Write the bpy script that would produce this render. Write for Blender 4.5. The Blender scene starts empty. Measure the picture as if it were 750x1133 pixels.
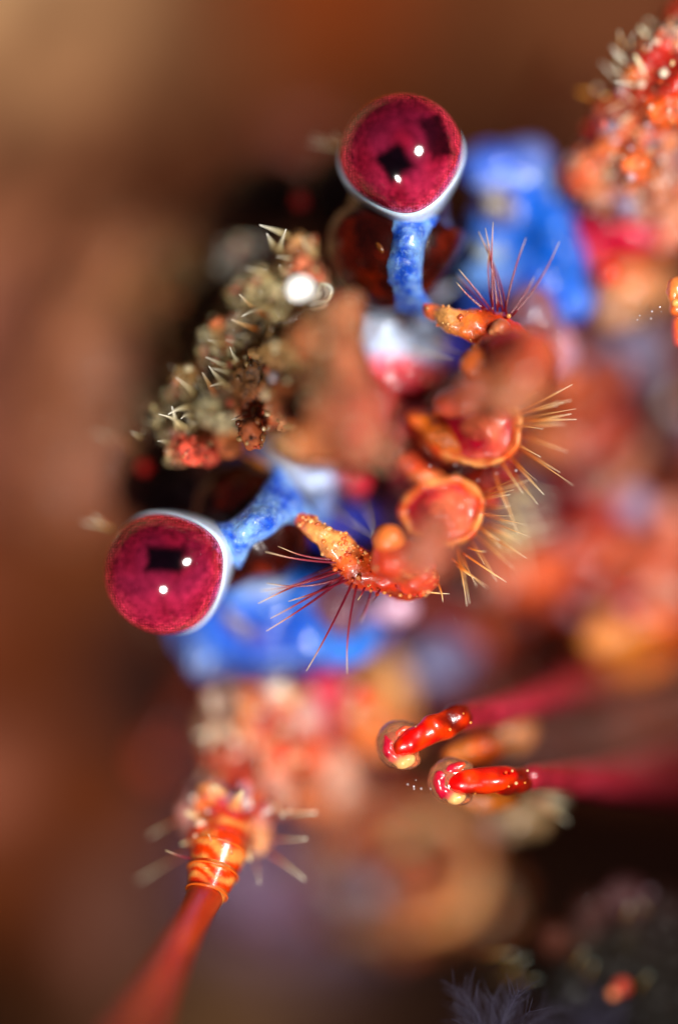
import bpy, math, random
import numpy as np
from mathutils import Vector, Matrix, noise, Quaternion

random.seed(4); rng = np.random.default_rng(4)
sc = bpy.context.scene
C = sc.collection
D = 30.0                                  # camera distance to the plane of focus
# ---------------------------------------------------------------- camera
cam = bpy.data.cameras.new('camera'); co = bpy.data.objects.new('camera', cam); C.objects.link(co)
co.location = (0, 0, D)
cam.sensor_fit = 'VERTICAL'; cam.sensor_height = 24
cam.lens = 24 * D / 11.33
cam.clip_start = 1; cam.clip_end = 200
cam.dof.use_dof = True; cam.dof.focus_distance = D - 0.05
cam.dof.aperture_fstop = cam.lens / 1000 / 7.0
sc.camera = co
# ---------------------------------------------------------------- world and strobes
w = bpy.data.worlds.new('World'); sc.world = w; w.use_nodes = True
w.node_tree.nodes['Background'].inputs[0].default_value = (0.55, 0.50, 0.55, 1)
w.node_tree.nodes['Background'].inputs[1].default_value = 0.05
def strobe(name, loc, target, size, power, col):
    l = bpy.data.lights.new(name, 'AREA'); l.shape = 'DISK'; l.size = size; l.energy = power; l.color = col
    o = bpy.data.objects.new(name, l); C.objects.link(o); o.location = loc
    o.rotation_euler = (Vector(target) - Vector(loc)).to_track_quat('-Z', 'Y').to_euler()
    return o
strobe('strobe_key', (9.0, 4.4, 13.5), (0, 0.5, -1), 4.4, 3400, (1.0, 0.97, 0.93))
strobe('strobe_fill', (-2.2, -7.0, 10.5), (-0.6, 0.5, -1), 2.8, 1800, (1.0, 0.96, 0.92))
sc.view_settings.view_transform = 'Standard'; sc.view_settings.look = 'None'
sc.view_settings.exposure = 0.0; sc.view_settings.gamma = 1.0
sc.cycles.use_denoising = True
sc.cycles.max_bounces = 6
sc.cycles.sample_clamp_indirect = 4

# ---------------------------------------------------------------- helpers
def W(px, py, z=0.0):
    k = (D - z) / D
    return Vector(((px - 375) * 0.01 * k, (566.5 - py) * 0.01 * k, z))
def S(r, z=0.0): return r * 0.01 * (D - z) / D
def lin(c, sat=1.14):
    c = np.asarray(c, float) / 255.0
    if c.shape == (3,) and c[2] > c[0] * 1.25: sat = 1.0
    elif c.shape == (3,) and sat == 1.14 and c[0] > c[2] * 1.15 and c[0] > c[1] * 1.12: c = c * np.array([1, .955, .88])
    g = c.mean(-1, keepdims=True); c = np.clip(g + (c - g) * sat, 0, 1)
    return np.where(c <= 0.04045, c / 12.92, ((c + 0.055) / 1.055) ** 2.4)
WC = {}
def mk(name, verts, faces, mat, parent=None, col=None, smooth=True):
    v = np.asarray(verts, float); c = v.mean(0)
    me = bpy.data.meshes.new(name)
    me.from_pydata((v - c).tolist(), [], faces if isinstance(faces, list) else faces.tolist())
    return link(name, me, c, mat, parent, col, smooth)
def link(name, me, c, mat, parent=None, col=None, smooth=True):
    if smooth: me.polygons.foreach_set('use_smooth', [True] * len(me.polygons))
    if col is not None:
        a = me.color_attributes.new('Col', 'FLOAT_COLOR', 'POINT')
        d = np.ones((len(me.vertices), 4)); d[:, :3] = np.clip(col, 0, 1)
        a.data.foreach_set('color', d.ravel())
    me.materials.append(mat)
    o = bpy.data.objects.new(name, me); C.objects.link(o)
    base = WC[parent.name] if parent else Vector((0, 0, 0))
    o.parent = parent; o.location = Vector(c) - base; WC[o.name] = Vector(c)
    return o
def tag(o, label=None, cat=None, group=None, kind=None):
    for k, x in (('label', label), ('category', cat), ('group', group), ('kind', kind)):
        if x: o[k] = x
    return o
def empty(name, loc):
    o = bpy.data.objects.new(name, None); C.objects.link(o); o.location = loc; o.empty_display_size = .3
    WC[name] = Vector(loc); return o
def nz(p, s, seed=0.0): return noise.noise(Vector((p[0] * s + seed, p[1] * s - seed, p[2] * s + 2 * seed)))
def nzv(P, s, seed=0.0): return np.array([nz(p, s, seed) for p in P])

def catmull(P, n):
    P = [np.asarray(p, float) for p in P]
    if len(P) == 2: return np.array([P[0] + (P[1] - P[0]) * i / n for i in range(n + 1)])
    Q = [2 * P[0] - P[1]] + P + [2 * P[-1] - P[-2]]; out = []
    m = len(P) - 1
    for i in range(n + 1):
        u = i / n * m; k = min(int(u), m - 1); t = u - k
        a, b, c, d = Q[k], Q[k + 1], Q[k + 2], Q[k + 3]
        out.append(.5 * (2 * b + (c - a) * t + (2 * a - 5 * b + 4 * c - d) * t * t + (3 * b - a - 3 * c + d) * t ** 3))
    return np.array(out)
def tube(pts, rad, n=16, seg=12, cap=True, flat=1.0):
    """pts: world points, rad: radii at the same points (interpolated); returns verts, faces, t"""
    P = catmull(pts, n); R = np.maximum(catmull([[r] for r in rad], n)[:, 0], 1e-3)
    V = []; T = []; F = []
    up = np.array([0.13, 0.21, 0.97]); L = len(P)
    rings = []
    def ring(c, r, x, y, t):
        i0 = len(V)
        for k in range(seg):
            a = 2 * math.pi * k / seg
            V.append(c + r * (math.cos(a) * x + flat * math.sin(a) * y)); T.append(t)
        rings.append(i0)
    for i in range(L):
        tg = P[min(i + 1, L - 1)] - P[max(i - 1, 0)]; tg /= np.linalg.norm(tg) + 1e-9
        x = np.cross(tg, up); x /= np.linalg.norm(x) + 1e-9; y = np.cross(x, tg)
        if i == 0 and cap:
            for a in (1.45, 1.0, .5): ring(P[0] - tg * R[0] * math.sin(a), R[0] * math.cos(a), x, y, 0)
        ring(P[i], R[i], x, y, i / (L - 1))
        if i == L - 1 and cap:
            for a in (.5, 1.0, 1.45): ring(P[-1] + tg * R[-1] * math.sin(a), R[-1] * math.cos(a), x, y, 1)
    for a, b in zip(rings, rings[1:]):
        for k in range(seg): F.append((a + k, a + (k + 1) % seg, b + (k + 1) % seg, b + k))
    F.append(tuple(rings[0] + k for k in reversed(range(seg)))); F.append(tuple(rings[-1] + k for k in range(seg)))
    return np.array(V), F, np.array(T)
_ico = {}
def ico(sub):
    if sub not in _ico:
        import bmesh
        bm = bmesh.new(); bmesh.ops.create_icosphere(bm, subdivisions=sub, radius=1)
        _ico[sub] = (np.array([v.co[:] for v in bm.verts]), [tuple(v.index for v in f.verts) for f in bm.faces]); bm.free()
    return _ico[sub]
def join(parts):
    V = []; F = []; n = 0
    for v, f in parts:
        V.append(v); F += [tuple(i + n for i in q) for q in f]; n += len(v)
    return np.vstack(V), F

# blob = (px, py, z, rx, ry, rz, colour, rotation in the picture plane [deg])
def blob_geo(b, sub=3):
    v, f = ico(sub)
    z = b[2]; r = np.array([S(b[3], z), S(b[4], z), b[5] * 0.01])
    a = math.radians(b[7]) if len(b) > 7 else 0
    p = v * r
    x = p[:, 0] * math.cos(a) - p[:, 1] * math.sin(a); y = p[:, 0] * math.sin(a) + p[:, 1] * math.cos(a)
    return np.c_[x, y, p[:, 2]] + np.array(W(b[0], b[1], z)), f
LZ = 14.0
def blobs_mesh(name, blobs, mat, parent, voxel=.06, amp=.05, freq=2.0, soft=5.0, edge=.25, extra=None, fine=.5, boost=True):
    v, f = join([blob_geo(b) for b in blobs] + (extra or []))
    me0 = bpy.data.meshes.new('tmp'); me0.from_pydata(v.tolist(), [], f)
    o = bpy.data.objects.new('tmp', me0); C.objects.link(o)
    m = o.modifiers.new('r', 'REMESH'); m.mode = 'VOXEL'; m.voxel_size = voxel
    s = o.modifiers.new('s', 'SMOOTH'); s.factor = .5; s.iterations = 4
    dg = bpy.context.evaluated_depsgraph_get()
    me = bpy.data.meshes.new_from_object(o.evaluated_get(dg)); me.name = name
    bpy.data.objects.remove(o); bpy.data.meshes.remove(me0)
    n = len(me.vertices); P = np.empty(n * 3); me.vertices.foreach_get('co', P); P = P.reshape(-1, 3)
    N = np.empty(n * 3); me.vertex_normals.foreach_get('vector', N); N = N.reshape(-1, 3)
    d = nzv(P, freq) * amp + nzv(P, freq * 3.1, 7) * amp * fine + nzv(P, freq * 8, 3) * amp * fine * .35
    # colour from the blobs, with ragged borders
    Q = P + np.c_[nzv(P, 2.3, 11), nzv(P, 2.3, 23), nzv(P, 2.3, 31)] * edge
    ws = []
    for b in blobs:
        z = b[2]; c = np.array(W(b[0], b[1], z)); a = -(math.radians(b[7]) if len(b) > 7 else 0)
        q = Q - c; x = q[:, 0] * math.cos(a) - q[:, 1] * math.sin(a); y = q[:, 0] * math.sin(a) + q[:, 1] * math.cos(a)
        dd = np.sqrt((x / S(b[3], z)) ** 2 + (y / S(b[4], z)) ** 2 + (q[:, 2] / (b[5] * .01)) ** 2)
        ws.append(np.exp(-soft * dd) + 1e-12)
    Wt = np.array(ws); Wt /= Wt.sum(0)
    cols = np.array([lin(b[6]) * ((LZ - b[2]) / LZ if boost else 1) ** 1.0 for b in blobs])  # deeper blobs painted brighter to offset light falloff
    col = Wt.T @ cols
    P = P + N * d[:, None]
    c = P.mean(0); me.vertices.foreach_set('co', (P - c).ravel())
    return link(name, me, c, mat, parent, col)

# ---------------------------------------------------------------- materials
def material(name, rough=.35, coat=.3, sss=.25, mottle=.45, mscale=7, speck=None, speck_amt=.0, bump=.3, bscale=22, trans=0., ior=1.45, flat=None, coat_rough=.08, spec=.5, hue=.0):
    m = bpy.data.materials.new(name); m.use_nodes = True; nt = m.node_tree; N = nt.nodes; L = nt.links
    b = N['Principled BSDF']
    def node(t, **k):
        x = N.new(t)
        for a, v in k.items(): setattr(x, a, v)
        return x
    if flat is None:
        at = node('ShaderNodeAttribute', attribute_name='Col'); src = at.outputs['Color']
    else:
        rgb = node('ShaderNodeRGB'); rgb.outputs[0].default_value = (*flat, 1); src = rgb.outputs[0]
    tc = node('ShaderNodeTexCoord')
    no = node('ShaderNodeTexNoise'); no.inputs['Scale'].default_value = mscale; no.inputs['Detail'].default_value = 6; no.inputs['Roughness'].default_value = .65
    L.new(tc.outputs['Object'], no.inputs['Vector'])
    mr = node('ShaderNodeMapRange'); mr.inputs['From Min'].default_value = .3; mr.inputs['From Max'].default_value = .7
    mr.inputs['To Min'].default_value = 1 - mottle; mr.inputs['To Max'].default_value = 1 + mottle * .55
    L.new(no.outputs['Fac'], mr.inputs['Value'])
    mul = node('ShaderNodeVectorMath', operation='SCALE'); L.new(src, mul.inputs[0]); L.new(mr.outputs[0], mul.inputs['Scale'])
    out = mul.outputs[0]
    if speck is not None:
        n2 = node('ShaderNodeTexNoise'); n2.inputs['Scale'].default_value = mscale * 2.7; n2.inputs['Detail'].default_value = 3
        L.new(tc.outputs['Object'], n2.inputs['Vector'])
        r2 = node('ShaderNodeMapRange'); r2.inputs['From Min'].default_value = .55; r2.inputs['From Max'].default_value = .68
        r2.inputs['To Max'].default_value = speck_amt; L.new(n2.outputs['Fac'], r2.inputs['Value'])
        mx = node('ShaderNodeMix', data_type='RGBA'); L.new(r2.outputs[0], mx.inputs['Factor']); L.new(out, mx.inputs[6]); mx.inputs[7].default_value = (*speck, 1)
        out = mx.outputs[2]
    L.new(out, b.inputs['Base Color'])
    b.inputs['Roughness'].default_value = rough; b.inputs['Coat Weight'].default_value = coat; b.inputs['Coat Roughness'].default_value = coat_rough
    b.inputs['IOR'].default_value = ior; b.inputs['Transmission Weight'].default_value = trans; b.inputs['Specular IOR Level'].default_value = spec
    if sss > 0:
        b.inputs['Subsurface Weight'].default_value = sss; b.inputs['Subsurface Radius'].default_value = (1, .35, .2); b.inputs['Subsurface Scale'].default_value = .12
    if bump > 0:
        n3 = node('ShaderNodeTexNoise'); n3.inputs['Scale'].default_value = bscale; n3.inputs['Detail'].default_value = 5
        L.new(tc.outputs['Object'], n3.inputs['Vector'])
        bp = node('ShaderNodeBump'); bp.inputs['Strength'].default_value = bump; bp.inputs['Distance'].default_value = .04
        L.new(n3.outputs['Fac'], bp.inputs['Height']); L.new(bp.outputs[0], b.inputs['Normal'])
    return m
M = {}
M['shell'] = material('crab_shell', rough=.38, coat=.35, mottle=.7, mscale=3.6, speck=(.3, .12, .06), speck_amt=.35, sss=.12)
M['fuzz'] = material('encrusted_shell', rough=.7, coat=.05, mottle=.75, mscale=6, speck=(.02, .014, .01), speck_amt=.8, bump=.7, bscale=14)
M['wet'] = material('wet_shell', rough=.28, coat=.6, mottle=.35, mscale=9, bump=.15)
M['stalk'] = material('eyestalk_brown', rough=.22, coat=.6, coat_rough=.12, mottle=.6, mscale=5, bump=.2, bscale=6, sss=0)
M['blue'] = material('blue_skin', rough=.4, coat=.3, mottle=.4, mscale=7, speck=(.35, .58, .95), speck_amt=.5, bump=.6, bscale=9)
M['skin'] = material('blue_shell', rough=.3, coat=.5, mottle=.35, mscale=3, bump=.5, bscale=5, speck=(.25, .5, .9), speck_amt=.35, sss=0)
M['cup'] = material('eye_rim', rough=.3, coat=.5, mottle=.2, mscale=5, bump=.05, sss=.3)
M['glass'] = material('clear_shell', rough=.06, coat=.6, mottle=.3, mscale=6, bump=.1, bscale=8, trans=.8, sss=0, ior=1.34)
M['hair'] = material('bristle_chitin', rough=.3, coat=.5, mottle=.2, bump=0, sss=0)
M['rock'] = material('rock_crust', rough=.9, coat=0, mottle=.5, mscale=.9, bump=.8, bscale=4, sss=0, spec=.04)
M['crust'] = material('crusted_rock', rough=.6, coat=.15, mottle=.8, mscale=5, speck=(.03, .014, .008), speck_amt=.8, spec=.2, bump=.8, bscale=12, sss=0)

def eye_material():
    m = bpy.data.materials.new('eye_cornea'); m.use_nodes = True; nt = m.node_tree; N = nt.nodes; L = nt.links
    b = N['Principled BSDF']; at = N.new('ShaderNodeAttribute'); at.attribute_name = 'Col'
    tc = N.new('ShaderNodeTexCoord')
    vo = N.new('ShaderNodeTexVoronoi'); vo.inputs['Scale'].default_value = 33; vo.inputs['Randomness'].default_value = .25
    L.new(tc.outputs['Object'], vo.inputs['Vector'])
    mr = N.new('ShaderNodeMapRange'); mr.inputs['From Min'].default_value = .1; mr.inputs['From Max'].default_value = .6
    mr.inputs['To Min'].default_value = 1.4; mr.inputs['To Max'].default_value = .72; L.new(vo.outputs['Distance'], mr.inputs['Value'])
    no = N.new('ShaderNodeTexNoise'); no.inputs['Scale'].default_value = 16; no.inputs['Detail'].default_value = 8; no.inputs['Roughness'].default_value = .8
    L.new(tc.outputs['Object'], no.inputs['Vector'])
    m2 = N.new('ShaderNodeMapRange'); m2.inputs['From Min'].default_value = .3; m2.inputs['From Max'].default_value = .7
    m2.inputs['To Min'].default_value = .45; m2.inputs['To Max'].default_value = 1.5; L.new(no.outputs['Fac'], m2.inputs['Value'])
    mm = N.new('ShaderNodeMath'); mm.operation = 'MULTIPLY'; L.new(mr.outputs[0], mm.inputs[0]); L.new(m2.outputs[0], mm.inputs[1])
    sc_ = N.new('ShaderNodeVectorMath'); sc_.operation = 'SCALE'; L.new(at.outputs['Color'], sc_.inputs[0]); L.new(mm.outputs[0], sc_.inputs['Scale'])
    L.new(sc_.outputs[0], b.inputs['Base Color'])
    b.inputs['Roughness'].default_value = .5; b.inputs['Specular IOR Level'].default_value = 0; b.inputs['Coat Weight'].default_value = 1.0; b.inputs['Coat Roughness'].default_value = .1
    bp = N.new('ShaderNodeBump'); bp.inputs['Strength'].default_value = .25; bp.inputs['Distance'].default_value = .01
    L.new(vo.outputs['Distance'], bp.inputs['Height']); L.new(bp.outputs[0], b.inputs['Normal'])
    return m
M['eye'] = eye_material()

# ---------------------------------------------------------------- rock wall of the crevice
anchors = [(590,150,(30,14,10),-11),(520,100,(54,28,14),-11),(620,90,(60,30,18),-11),  # px, py, colour with crevice shade painted in, depth
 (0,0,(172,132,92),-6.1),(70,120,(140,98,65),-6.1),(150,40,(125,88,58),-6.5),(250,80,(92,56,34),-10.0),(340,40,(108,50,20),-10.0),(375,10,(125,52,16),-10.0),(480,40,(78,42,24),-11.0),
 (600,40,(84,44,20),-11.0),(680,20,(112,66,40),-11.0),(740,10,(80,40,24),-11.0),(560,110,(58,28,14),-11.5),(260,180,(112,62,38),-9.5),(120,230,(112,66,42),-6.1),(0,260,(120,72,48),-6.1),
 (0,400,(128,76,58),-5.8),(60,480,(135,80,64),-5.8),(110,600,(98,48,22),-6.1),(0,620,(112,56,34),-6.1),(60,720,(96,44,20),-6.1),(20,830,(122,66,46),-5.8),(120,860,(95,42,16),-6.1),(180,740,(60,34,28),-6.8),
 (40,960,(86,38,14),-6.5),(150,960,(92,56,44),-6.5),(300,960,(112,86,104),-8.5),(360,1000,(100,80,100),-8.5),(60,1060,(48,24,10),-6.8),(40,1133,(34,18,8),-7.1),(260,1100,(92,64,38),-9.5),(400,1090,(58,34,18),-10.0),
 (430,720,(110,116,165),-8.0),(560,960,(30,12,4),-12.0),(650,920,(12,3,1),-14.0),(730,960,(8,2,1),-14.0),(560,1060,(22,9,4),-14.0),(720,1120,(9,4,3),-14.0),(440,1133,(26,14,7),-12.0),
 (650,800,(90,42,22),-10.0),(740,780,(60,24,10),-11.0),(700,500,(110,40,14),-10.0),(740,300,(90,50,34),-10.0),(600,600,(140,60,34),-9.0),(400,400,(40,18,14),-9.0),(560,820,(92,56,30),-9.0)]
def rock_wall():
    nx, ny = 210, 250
    A = np.array([[a[0], a[1]] for a in anchors], float); Cc = np.array([lin(a[2], .95) * ((LZ - a[3]) / LZ) ** 2.0 * 1.15 for a in anchors]); Z = np.array([a[3] for a in anchors], float)  # tones brightened with depth to offset strobe falloff
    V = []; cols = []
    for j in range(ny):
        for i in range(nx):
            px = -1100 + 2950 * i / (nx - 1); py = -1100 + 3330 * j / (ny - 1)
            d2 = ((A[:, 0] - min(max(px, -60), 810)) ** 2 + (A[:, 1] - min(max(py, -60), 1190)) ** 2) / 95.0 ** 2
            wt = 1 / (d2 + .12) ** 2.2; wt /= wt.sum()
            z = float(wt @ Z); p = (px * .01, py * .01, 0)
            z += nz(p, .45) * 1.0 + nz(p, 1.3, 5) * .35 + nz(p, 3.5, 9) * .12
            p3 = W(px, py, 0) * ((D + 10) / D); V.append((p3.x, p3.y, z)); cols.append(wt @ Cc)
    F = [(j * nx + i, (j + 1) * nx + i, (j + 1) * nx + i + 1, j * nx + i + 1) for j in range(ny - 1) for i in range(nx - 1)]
    o = mk('rock_wall', V, F, M['rock'], None, np.array(cols)); tag(o, 'brown and tan encrusted rock wall behind the lobster, crevice shade in its colour', kind='structure')
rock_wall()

# ---------------------------------------------------------------- the squat lobster
root = empty('squat_lobster', (0, 0, -2.0))
tag(root, 'blue and orange squat lobster with two big crimson eyes, facing out of its crevice', 'squat lobster')
CR = (190, 18, 52); BL = (14, 70, 225); DK = (48, 14, 16); MAU = (150, 104, 82)
body = [
 (430,520,-5.2,300,330,230,(70,24,20)), (560,640,-5.4,240,220,160,(80,26,12)),
 # back of the carapace, upper left, colour raised against light falloff
 (150,375,-5.0,120,150,170,(196,138,112),-25), (235,300,-4.2,70,75,80,(196,150,118)), (90,470,-5.2,90,130,120,(180,120,96)), (245,235,-3.6,32,30,30,(138,112,104)),
 (200,385,-2.4,34,34,30,(170,134,90)), (320,160,-6.5,70,45,60,(125,66,50)), (190,330,-3.6,60,60,60,(190,146,108)),
 # groove between the carapace and the rostrum, shade painted as dark blobs
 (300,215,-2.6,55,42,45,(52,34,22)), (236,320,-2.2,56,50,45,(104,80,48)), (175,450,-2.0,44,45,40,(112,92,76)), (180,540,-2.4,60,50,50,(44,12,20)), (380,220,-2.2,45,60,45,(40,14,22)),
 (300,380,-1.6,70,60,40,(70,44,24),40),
 # face between the eyes
 (440,368,-1.0,56,30,30,(200,220,252)), (470,372,-1.1,30,18,20,(110,160,245)), (405,372,-.95,20,22,18,(170,200,250)), (412,346,-1.0,38,14,20,(225,225,235)), (430,385,-1.1,30,8,14,(130,165,235),-20), (490,385,-1.8,34,22,30,(14,50,190)), (446,414,-1.1,36,26,28,CR), (412,402,-1.0,16,22,20,(214,30,70)), (476,398,-1.2,18,22,20,(190,24,60)), (420,440,-1.6,34,34,30,(150,24,40)), (392,530,-1.0,22,26,24,(200,26,52)),
 (338,530,-1.0,40,30,28,(190,210,250)), (310,518,-1.0,22,18,18,(225,232,250)), (352,548,-.95,20,22,18,(120,165,245)), (345,560,-1.1,16,26,16,(120,160,240),30), (300,515,-1.5,26,20,24,(120,130,190)), (262,500,-1.5,26,14,20,(14,50,170)), (375,575,-1.9,46,26,34,(14,60,215)), (350,505,-1.3,20,14,18,(230,190,180)),
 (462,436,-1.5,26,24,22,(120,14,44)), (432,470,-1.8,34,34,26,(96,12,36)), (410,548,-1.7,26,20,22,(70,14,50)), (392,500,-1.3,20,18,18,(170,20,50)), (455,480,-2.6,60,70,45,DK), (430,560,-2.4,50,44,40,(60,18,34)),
 # crimson below both cheeks
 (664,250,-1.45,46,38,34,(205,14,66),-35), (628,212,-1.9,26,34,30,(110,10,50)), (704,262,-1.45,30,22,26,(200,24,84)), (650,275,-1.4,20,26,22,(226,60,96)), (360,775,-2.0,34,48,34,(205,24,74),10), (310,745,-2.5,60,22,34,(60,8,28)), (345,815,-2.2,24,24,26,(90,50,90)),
 (690,390,-3.2,44,46,40,(130,124,156)), (665,470,-4.0,40,50,40,(130,60,30)), (455,735,-3.8,50,34,36,(112,128,190)), (300,960,-4.6,90,80,50,(110,84,112)),
 (620,480,-3.6,50,60,44,(140,52,30)), (585,560,-3.2,30,34,34,(160,130,150)), (560,620,-3.4,60,44,44,(150,46,20)), (500,660,-3.2,50,34,40,(160,54,26)), (640,585,-3.6,40,40,40,(140,36,50)),
]
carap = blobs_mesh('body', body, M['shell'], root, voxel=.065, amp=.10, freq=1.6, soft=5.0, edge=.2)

def lumps(cx, cy, sx, sy, n, z, seed, rot=0, qs=1.0, zs=0.0, pal=((214,70,30), (226,120,60), (235,190,150), (170,20,34), (205,180,190), (120,50,30), (228,150,100), (150,140,170), (190,30,40), (240,220,200))):
    g = random.Random(seed); out = []
    for i in range(n):
        a, b = max(-1, min(1, g.gauss(0, .5))) * sx, max(-1, min(1, g.gauss(0, .5))) * sy; t = math.radians(rot); x = cx + a * math.cos(t) - b * math.sin(t); y = cy + a * math.sin(t) + b * math.cos(t)
        q = g.uniform(5, 12) * qs; out.append((x, y, z + g.uniform(-.12, .22) + zs * (a * math.cos(t) - b * math.sin(t)) / 60, q * g.uniform(.8, 1.5), q, q * 1.2, g.choice(pal), g.uniform(0, 180)))
    return out
OLV = ((214,200,160), (190,172,124), (60,44,26), (110,88,50), (226,214,190), (150,120,76), (40,28,18), (170,96,60))
PNK = ((222,128,92), (205,96,60), (190,150,106), (235,176,140), (150,110,70), (214,80,70), (120,70,44), (226,150,110))
rostrum_blobs = lumps(268, 388, 46, 118, 70, -.62, 31, 36, pal=OLV) + lumps(325, 420, 44, 70, 40, .1, 32, 20, pal=OLV + PNK[:4], qs=1.2) + lumps(380, 430, 30, 84, 40, 1.3, 33, -12, pal=PNK, qs=1.5, zs=.4) + [
 # rostrum
 (268,292,-1.50,28,24,30,(196,190,178)), (300,330,-0.90,42,34,40,(196,176,128)), (330,288,-0.70,24,30,28,(205,165,120)), (335,300,-0.50,15,20,20,(215,110,85)), (338,322,-0.70,28,26,26,(225,205,170)),
 (275,350,-0.95,38,26,36,(165,148,100)), (245,400,-1.20,45,36,40,(92,76,44)), (285,390,-0.70,40,28,36,(150,132,88)), (215,440,-1.10,45,38,40,(120,104,72)), (250,460,-0.70,40,26,32,(190,178,140)),
 (213,500,-0.35,22,16,20,(232,100,82)), (195,502,-0.40,14,14,14,(215,200,150)), (240,490,-0.60,30,14,18,(205,110,50)), (255,480,-0.70,26,12,20,(160,110,50)),
 (300,420,-0.40,48,40,40,(110,74,38)), (300,450,-0.40,40,28,35,(186,96,50)), (335,440,0.40,36,34,34,(160,92,50)), (330,390,0.30,40,34,34,(172,140,96)),
 (362,375,1.05,34,40,34,(196,122,80)), (384,350,0.85,16,26,24,(150,80,50)), (384,405,1.5,20,36,26,(222,130,96)), (372,450,1.5,28,34,30,(190,116,80)), (402,462,1.8,22,38,28,(220,110,90)), (345,488,1.15,42,22,34,(222,138,86)), (396,498,1.4,18,20,20,(214,90,80)),
]
rost = blobs_mesh('rostrum', rostrum_blobs, M['fuzz'], root, voxel=.035, amp=.09, freq=3.6, soft=5, edge=.22, fine=.8)
def granules(src, n, rmin, rmax, palette, name='granules', mat='wet', parent=None, front=True, mix=.45, sub=1, seed=1):
    """fine grains, warts and silt, the palest added as wet glints, sitting on a part's surface, too small to pick apart"""
    g = np.random.default_rng(seed); me = src.data; k = len(me.vertices)
    P = np.empty(k * 3); me.vertices.foreach_get('co', P); P = P.reshape(-1, 3) + np.array(WC[src.name])
    N = np.empty(k * 3); me.vertex_normals.foreach_get('vector', N); N = N.reshape(-1, 3)
    cc = np.empty(k * 4); me.color_attributes['Col'].data.foreach_get('color', cc); cc = cc.reshape(-1, 4)[:, :3]
    ok = np.nonzero(N[:, 2] > .05)[0]; ok = ok[(np.abs(P[ok, 0]) < 4.6) & (np.abs(P[ok, 1]) < 6.6)]
    clump = np.array([nz(P[i], 2.6, seed) for i in ok]); pr = np.clip(clump + .25, .02, 1); pr /= pr.sum()
    pick = g.choice(ok, size=min(n, len(ok)), replace=False, p=pr)
    v0, f0 = ico(sub); V = []; F = []; cols = []; m = 0
    for i in pick:
        rr = S(rmin + (rmax - rmin) * g.random() ** 2.2); sc3 = np.array([g.uniform(.7, 1.4), g.uniform(.7, 1.4), g.uniform(.7, 1.3)])
        V.append(v0 * rr * sc3 + P[i] + N[i] * rr * .25); F += [tuple(q + m for q in t) for t in f0]; m += len(v0)
        c = lin(palette[g.integers(len(palette))]); cols.append(np.tile(c * mix + cc[i] * (1 - mix) * g.uniform(.5, 1.5), (len(v0), 1)))
    o = mk(name, np.vstack(V), F, M[mat], parent or src, np.vstack(cols)); o['kind'] = 'stuff'
    return o
cheeks = []
for cb in ([
 (545,186,-1.48,42,30,34,(72,112,226)), (580,180,-1.60,34,26,30,(120,140,220)), (608,215,-1.54,26,46,30,(110,128,215),15), (575,225,-1.54,50,44,36,(10,98,228)), (612,275,-1.35,34,60,36,(8,104,228),20), (560,262,-1.54,44,60,36,(12,112,232)), (585,315,-1.41,54,34,36,(8,92,222)), (632,330,-1.48,24,32,30,(60,118,235)), (542,306,-1.30,34,20,30,(110,165,245)), (575,285,-1.30,30,8,16,(140,180,248),20), (632,250,-1.48,10,50,20,(140,165,240),22), (560,200,-1.35,40,8,16,(170,190,245),15), (600,330,-1.30,8,40,14,(120,165,246),25),
 (553,230,-1.23,24,12,16,(120,100,72),-30), (546,224,-1.16,12,6,10,(205,195,170),-30), (538,275,-1.23,14,12,14,(190,200,190)),
 (585,352,-0.92,34,36,30,(150,104,120)), (618,385,-1.11,22,30,26,(205,150,175)),
 (556,330,-1.7,46,30,34,(8,70,190)), (650,300,-1.9,22,50,30,(40,100,230),15), (600,255,-1.55,20,34,14,(60,130,245),20),
 (590,262,-1.42,9,40,10,(6,24,90),20), (556,318,-1.5,26,8,10,(8,24,90),-15), (566,206,-1.5,22,7,10,(10,40,130),20),
],[
 (300,690,-1.41,80,38,36,(6,88,226)), (250,690,-1.54,44,40,34,(70,125,226)), (228,715,-1.66,24,40,30,(100,125,190)), (370,700,-1.41,50,40,36,(40,124,234)), (330,655,-1.23,60,24,30,(16,116,236)), (275,650,-1.23,30,20,24,(110,160,240)), (298,652,-1.07,22,12,14,(215,228,248)), (320,672,-1.20,50,6,12,(150,190,248),10), (330,710,-1.30,60,7,12,(90,150,245),-6), (225,700,-1.48,7,40,14,(150,175,235),8), (360,655,-1.16,26,7,10,(190,215,250),25),
 (276,692,-1.16,24,12,16,(130,104,80),-20), (265,686,-1.11,12,6,10,(200,190,170),-20), (378,665,-0.98,30,34,26,(128,84,104)), (436,672,-1.16,30,20,22,(205,160,180)),
 (400,690,-1.9,36,34,30,(30,96,232)), (215,690,-2.0,26,34,30,(70,120,225)), (300,730,-1.9,80,18,30,(8,70,190)), (300,708,-1.45,36,12,12,(8,60,190)), (322,684,-1.45,40,7,9,(6,24,96),6), (252,706,-1.5,9,26,9,(8,30,110),10),
]):
    cheeks.append(blobs_mesh('cheek_plate', cb, M['skin'], root, voxel=.045, amp=.05, freq=2.4, soft=7, edge=.16))
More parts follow.
